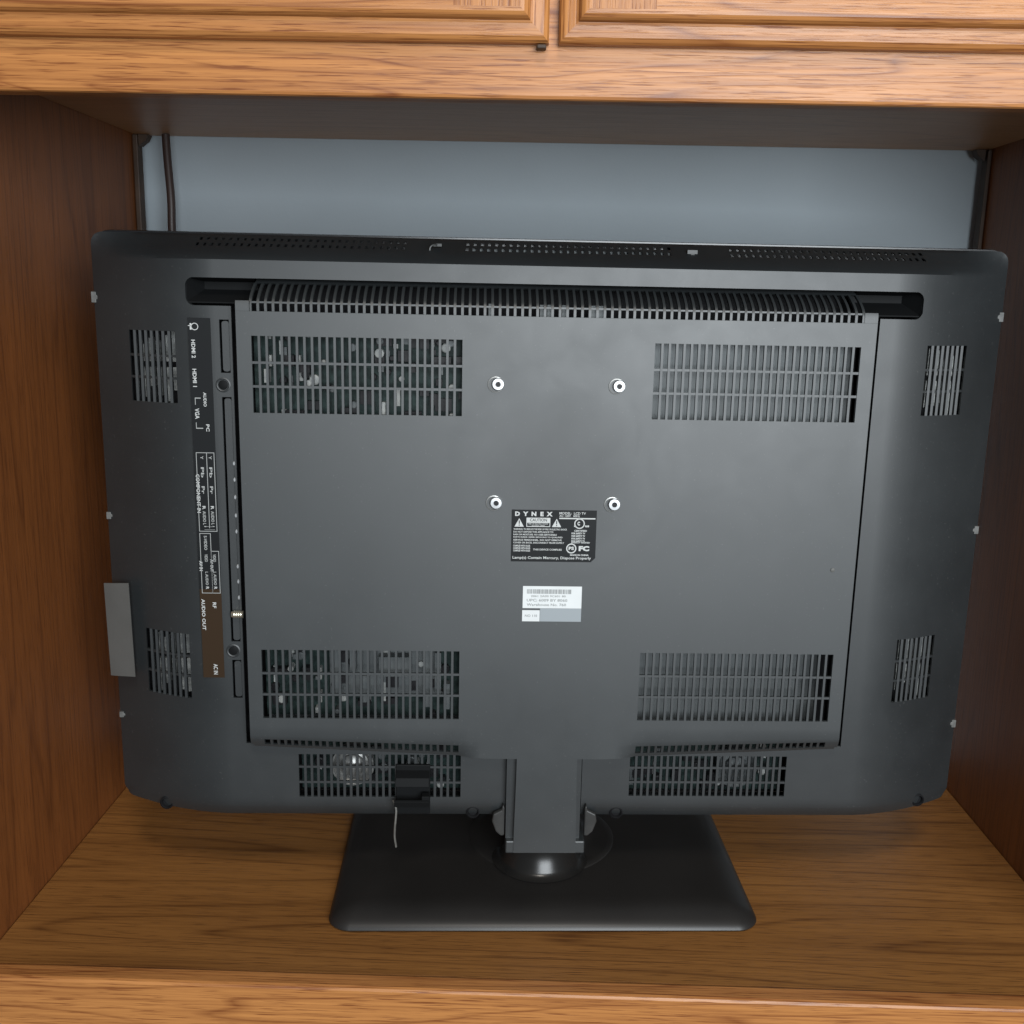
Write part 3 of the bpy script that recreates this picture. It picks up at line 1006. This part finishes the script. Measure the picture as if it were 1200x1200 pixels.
plate(mb, xs0 + .0032, xs0 + .0080, yz(463), yz(462), tp, 1); plate(mb, xs0 + .0032, xs0 + .0037, yz(470), yz(463), tp, 1)
plate(mb, xs0 + .0032, xs0 + .0090, yz(497), yz(496), tp, 1); plate(mb, xs0 + .0032, xs0 + .0037, yz(496), yz(490), tp, 1)
# component block
outline(mb, xs0 + .0020, xs1 - .0012, yz(616), yz(524), tp, 0.0005, 1)
plate(mb, xs0 + .0106, xs0 + .0111, yz(612), yz(524.6), tp, 1)
mb.add([], [])
pw('COMPONENT IN', 0.06, 549, 594, 0.0030)
for fx in (0.30, 0.68):
    pw('Y', fx, 528, 532, 0.0024, 1); pw('Pb', fx, 541, 553, 0.0026, 1); pw('Pr', fx, 563, 572, 0.0026, 1)
    pw('R', fx, 586, 590, 0.0026, 0); pw('AUDIO L', fx, 592, 608, 0.0026, 1)
pw('2    1', 0.35, 609.5, 614, 0.0090, 1)
# av block
outline(mb, xs0 + .0020, xs0 + .0115, yz(690), yz(618), tp, 0.0005, 1)
outline(mb, xs0 + .0110, xs1 - .0006, yz(690), yz(639), tp, 0.0005, 1)
pw('S-VIDEO', 0.30, 621, 638, 0.0026, 1); pw('VIDEO', 0.30, 643, 652, 0.0026, 1); pw('VIDEO', 0.68, 643, 652, 0.0026, 1)
pw('AV IN', 0.04, 651, 663, 0.0028); pw('AV OUT', 0.55, 649, 664, 0.0024)
for fx in (0.30, 0.68): pw('L AUDIO', fx, 664, 680, 0.0024, 1); pw('R', fx, 682, 685, 0.0026)
pw('AUDIO OUT', 0.06, 697, 735, 0.0030); pw('RF', 0.58, 701, 708, 0.0030); pw('AC IN', 0.50, 777, 790, 0.0036)
for mi, nm, mt in ((0, 'lettering', M['print_w']), (1, 'fine_print', M['print_g'])):
    sub = MB()
    for f_, m_ in zip(mb.f, mb.m):
        if m_ == mi: sub.add([mb.v[i] for i in f_], [tuple(range(len(f_)))])
    sub.build(nm, mt, pl)

# ---- clips along the rim, small screws, foot holes
for x, z, sx in ((-0.3945, 0.5455, 1.0), (-0.3930, 0.3550, 0.7), (-0.3925, 0.1660, 0.6), (0.3925, 0.5440, 0.9), (0.3925, 0.3520, 0.8), (0.3925, 0.1620, 0.8)):
    mb = MB()
    h = 0.0046 * sx
    s_ = math.copysign(1, x)
    t = cover_t(x, z)
    pts = [(-0.0022, -h), (0.0018, -h), (0.0018, -h * 0.45), (0.0036, -h * 0.30), (0.0036, h * 0.25), (0.0018, h * 0.5), (0.0018, h), (-0.0022, h)]
    mb.prism([(-p[0] * s_, p[1]) for p in pts], lambda p: (x + p[0], -t - 0.0022, z + p[1]), lambda p: (x + p[0], -t + 0.004, z + p[1]))
    mb.build('rim_clip', M['clip'], tv, None, 0.0004)
mb = MB()
c = Vector((-0.1035, -cover_t(-0.1065, 0.5900) - 0.0003, 0.5900))
arc_pts = [c + Vector((0.0042 * math.cos(a), -0.0003, 0.0042 * math.sin(a))) for a in [R(60 + 22 * k) for k in range(10)]]
mb.tube(arc_pts, 0.0009, 6); mb.box(c.x - 0.001, c.x + 0.0058, c.y - 0.0002, c.y + 0.004, c.z + 0.0028, c.z + 0.0050)
mb.build('cover_latch', M['bracket'], tv, 40)
mb = MB()
c = Vector((0.1135, -cover_t(0.1135, 0.5915), 0.5915))
mb.box(c.x - 0.0042, c.x + 0.0042, c.y - 0.0010, c.y + 0.003, c.z - 0.0002, c.z + 0.0030)
mb.box(c.x - 0.0015, c.x + 0.0015, c.y - 0.0022, c.y + 0.002, c.z - 0.0042, c.z - 0.0005)
mb.build('cover_latch', M['bracket'], tv, 40)
for x, z in ((-0.0655, 0.0895), (0.0665, 0.0895), (-0.348, 0.0895), (0.356, 0.0935)):
    mb = MB()
    t = cover_t(x, z)
    mb.lathe([(0.0060, 0.0), (0.0062, 0.0032), (0.0050, 0.0040), (0.0043, 0.0030), (0.0040, 0.001), (0.0001, 0.001)], (x, -t + 0.0018, z), (0, -1, 0), 20)
    mb.build('foot_hole', M['inside'], tv, 40)  # solid dark cup; the hole's shade is put into its colour
mb = MB(); mb.lathe([(0.0020, 0), (0.0019, 0.0008), (0.0001, 0.0014)], (0.2425, -TP, 0.3275), (0, -1, 0), 12); mb.build('rivet', M['tape'], tv, 50)

# ---- tape tab on the left edge
mb = MB()
nz = 8
pts = []
vs, fs = [], []
for k in range(nz + 1):
    z = 0.2075 + 0.0875 * k / nz
    sk = 0.0062 - 0.0012 * k / nz
    row = [(-0.4035 + sk, -0.0165), (-0.3935 + sk, -0.0225), (-0.3840 + sk, -0.0275), (-0.3765 + sk, -0.0315)]
    for x, y in row: vs.append((x, y - 0.0006, z + 0.0045 * (x + 0.397) / 0.027))
    for x, y in row: vs.append((x, y + 0.0004, z + 0.0045 * (x + 0.397) / 0.027))
for k in range(nz):
    for i in range(3):
        a = k * 8 + i
        fs.append((a, a + 1, a + 9, a + 8)); fs.append((a + 4, a + 12, a + 13, a + 5))
    fs.append((k * 8, k * 8 + 8, k * 8 + 12, k * 8 + 4)); fs.append((k * 8 + 3, k * 8 + 7, k * 8 + 15, k * 8 + 11))
for b0 in (0, nz * 8):
    for i in range(3): fs.append((b0 + i, b0 + i + 1, b0 + i + 5, b0 + i + 4))
mb.add(vs, fs)
o = mb.build('tape_tab', M['tape'], tv, 40); o['label'] = 'grey tape tab stuck over the edge'

# ---- cable clip under the left bottom vent, with its loose wire
cl = empty('cable_clip', (-0.120, -0.0503, 0.112)); cl.parent = tv
mb = MB()
mb.box(-0.0155, 0.0155, -0.0030, 0.0, -0.022, 0.026)
mb.build('clip_back', M['recess'], cl, None, 0.0008)
mb = MB()
mb.prism([(0, 0.0210), (-0.010, 0.0180), (-0.0125, 0.0105), (-0.0105, 0.0095), (-0.0085, 0.0155), (0, 0.0175)],
         lambda p: (-0.0150, p[0] - 0.003, p[1]), lambda p: (0.0150, p[0] - 0.003, p[1]))
mb.build('clip_jaw', M['recess'], cl, None, 0.0005)
mb = MB()
mb.prism([(0, -0.0105), (-0.0115, -0.0095), (-0.0140, -0.0030), (-0.0115, -0.0020), (-0.0095, -0.0065), (0, -0.0075)],
         lambda p: (-0.0160, p[0] - 0.003, p[1]), lambda p: (0.0150, p[0] - 0.003, p[1]))
mb.box(0.0085, 0.0155, -0.0150, -0.0060, -0.0040, 0.0012)
mb.build('clip_jaw', M['recess'], cl, None, 0.0005)
mb = MB()
mb.tube(spline([(-0.0180, -0.0040, -0.0085), (-0.0160, -0.0075, -0.0100), (-0.0148, -0.0090, -0.0150), (-0.0152, -0.0095, -0.0230),
                (-0.0160, -0.0095, -0.0320), (-0.0162, -0.0090, -0.0420), (-0.0150, -0.0085, -0.0520)]), 0.0010, 6)
mb.build('tie_wire', M['wire'], cl, 60)

# ---- stand: base plate, swivel disc, dome, brackets
BX0, BX1, BY0, BY1 = -0.1940, 0.1945, -0.1030, 0.1350
def base_loop(ins, z, r):
    hw, y0, y1 = (BX1 - BX0) / 2 - ins, BY0 + ins, BY1 - ins
    cxm = (BX0 + BX1) / 2
    pts = []
    for p in rrect(hw, y0, y1, max(r - ins * 0.6, 0.004), 7):
        bow = 0.006 * (1 - (p[0] / hw) ** 2) if p[1] < 0 else 0       # front edge bows out a little
        pts.append((p[0] + cxm, p[1] - bow * (1 if p[1] < y0 + 0.03 else 0) + 0.004, z))
    return pts
LO = [(0.003, 0.0003), (0.0008, 0.0012), (0.0, 0.0026), (0.0008, 0.0046), (0.0032, 0.0072), (0.0075, 0.0100), (0.0130, 0.0122), (0.0190, 0.0138), (0.026, 0.0147), (0.034, 0.0150)]
vs, fs = [], []
for ins, z in LO: vs += base_loop(ins, z, 0.020)
n = len(base_loop(0, 0, 0.02))
for k in range(len(LO) - 1):
    for i in range(n): fs.append((k * n + i, k * n + (i + 1) % n, (k + 1) * n + (i + 1) % n, (k + 1) * n + i))
fs += [tuple(range(n - 1, -1, -1)), tuple((len(LO) - 1) * n + i for i in range(n))]
mb = MB(); mb.add(vs, fs)
mb.build('stand_base', M['base'], tv, 50)
SC = (0.0045, 0.043, 0.0)
mb = MB()
mb.lathe([(0.0735, 0.0149), (0.0735, 0.0156), (0.0727, 0.0162), (0.0660, 0.0164), (0.0540, 0.0170), (0.0460, 0.0190), (0.0415, 0.0225)], SC, (0, 0, 1), 64, 0, False)
mb.build('swivel_disc', M['base'], tv, 50)
mb = MB()
mb.lathe([(0.0470, 0.0164), (0.0410, 0.0180), (0.0388, 0.0215), (0.0372, 0.0260), (0.0345, 0.0315), (0.0305, 0.0370), (0.0250, 0.0420), (0.0180, 0.0465), (0.0130, 0.0540)], (SC[0] - 0.004, SC[1] - 0.043, 0), (0, 0, 1), 48)
mb.build('neck_dome', M['dome'], tv, 60)
mb = MB()
mb.box(-0.026, 0.026, -0.055, -0.018, 0.054, 0.150)
mb.build('neck_post', M['recess'], tv, None, 0.001)
for s_ in (-1, 1):
    mb = MB()
    poly = [(0.0365, 0.097), (0.0380, 0.101), (0.0395, 0.095), (0.0470, 0.091), (0.0480, 0.084), (0.0445, 0.074), (0.0400, 0.0695), (0.0365, 0.0700)]
    mb.prism([(p[0] * s_, p[1]) for p in poly], lambda p: (p[0], -0.0560, p[1]), lambda p: (p[0], -0.0505, p[1]))
    mb.build('neck_bracket', M['bracket'], tv, None, 0.0012)
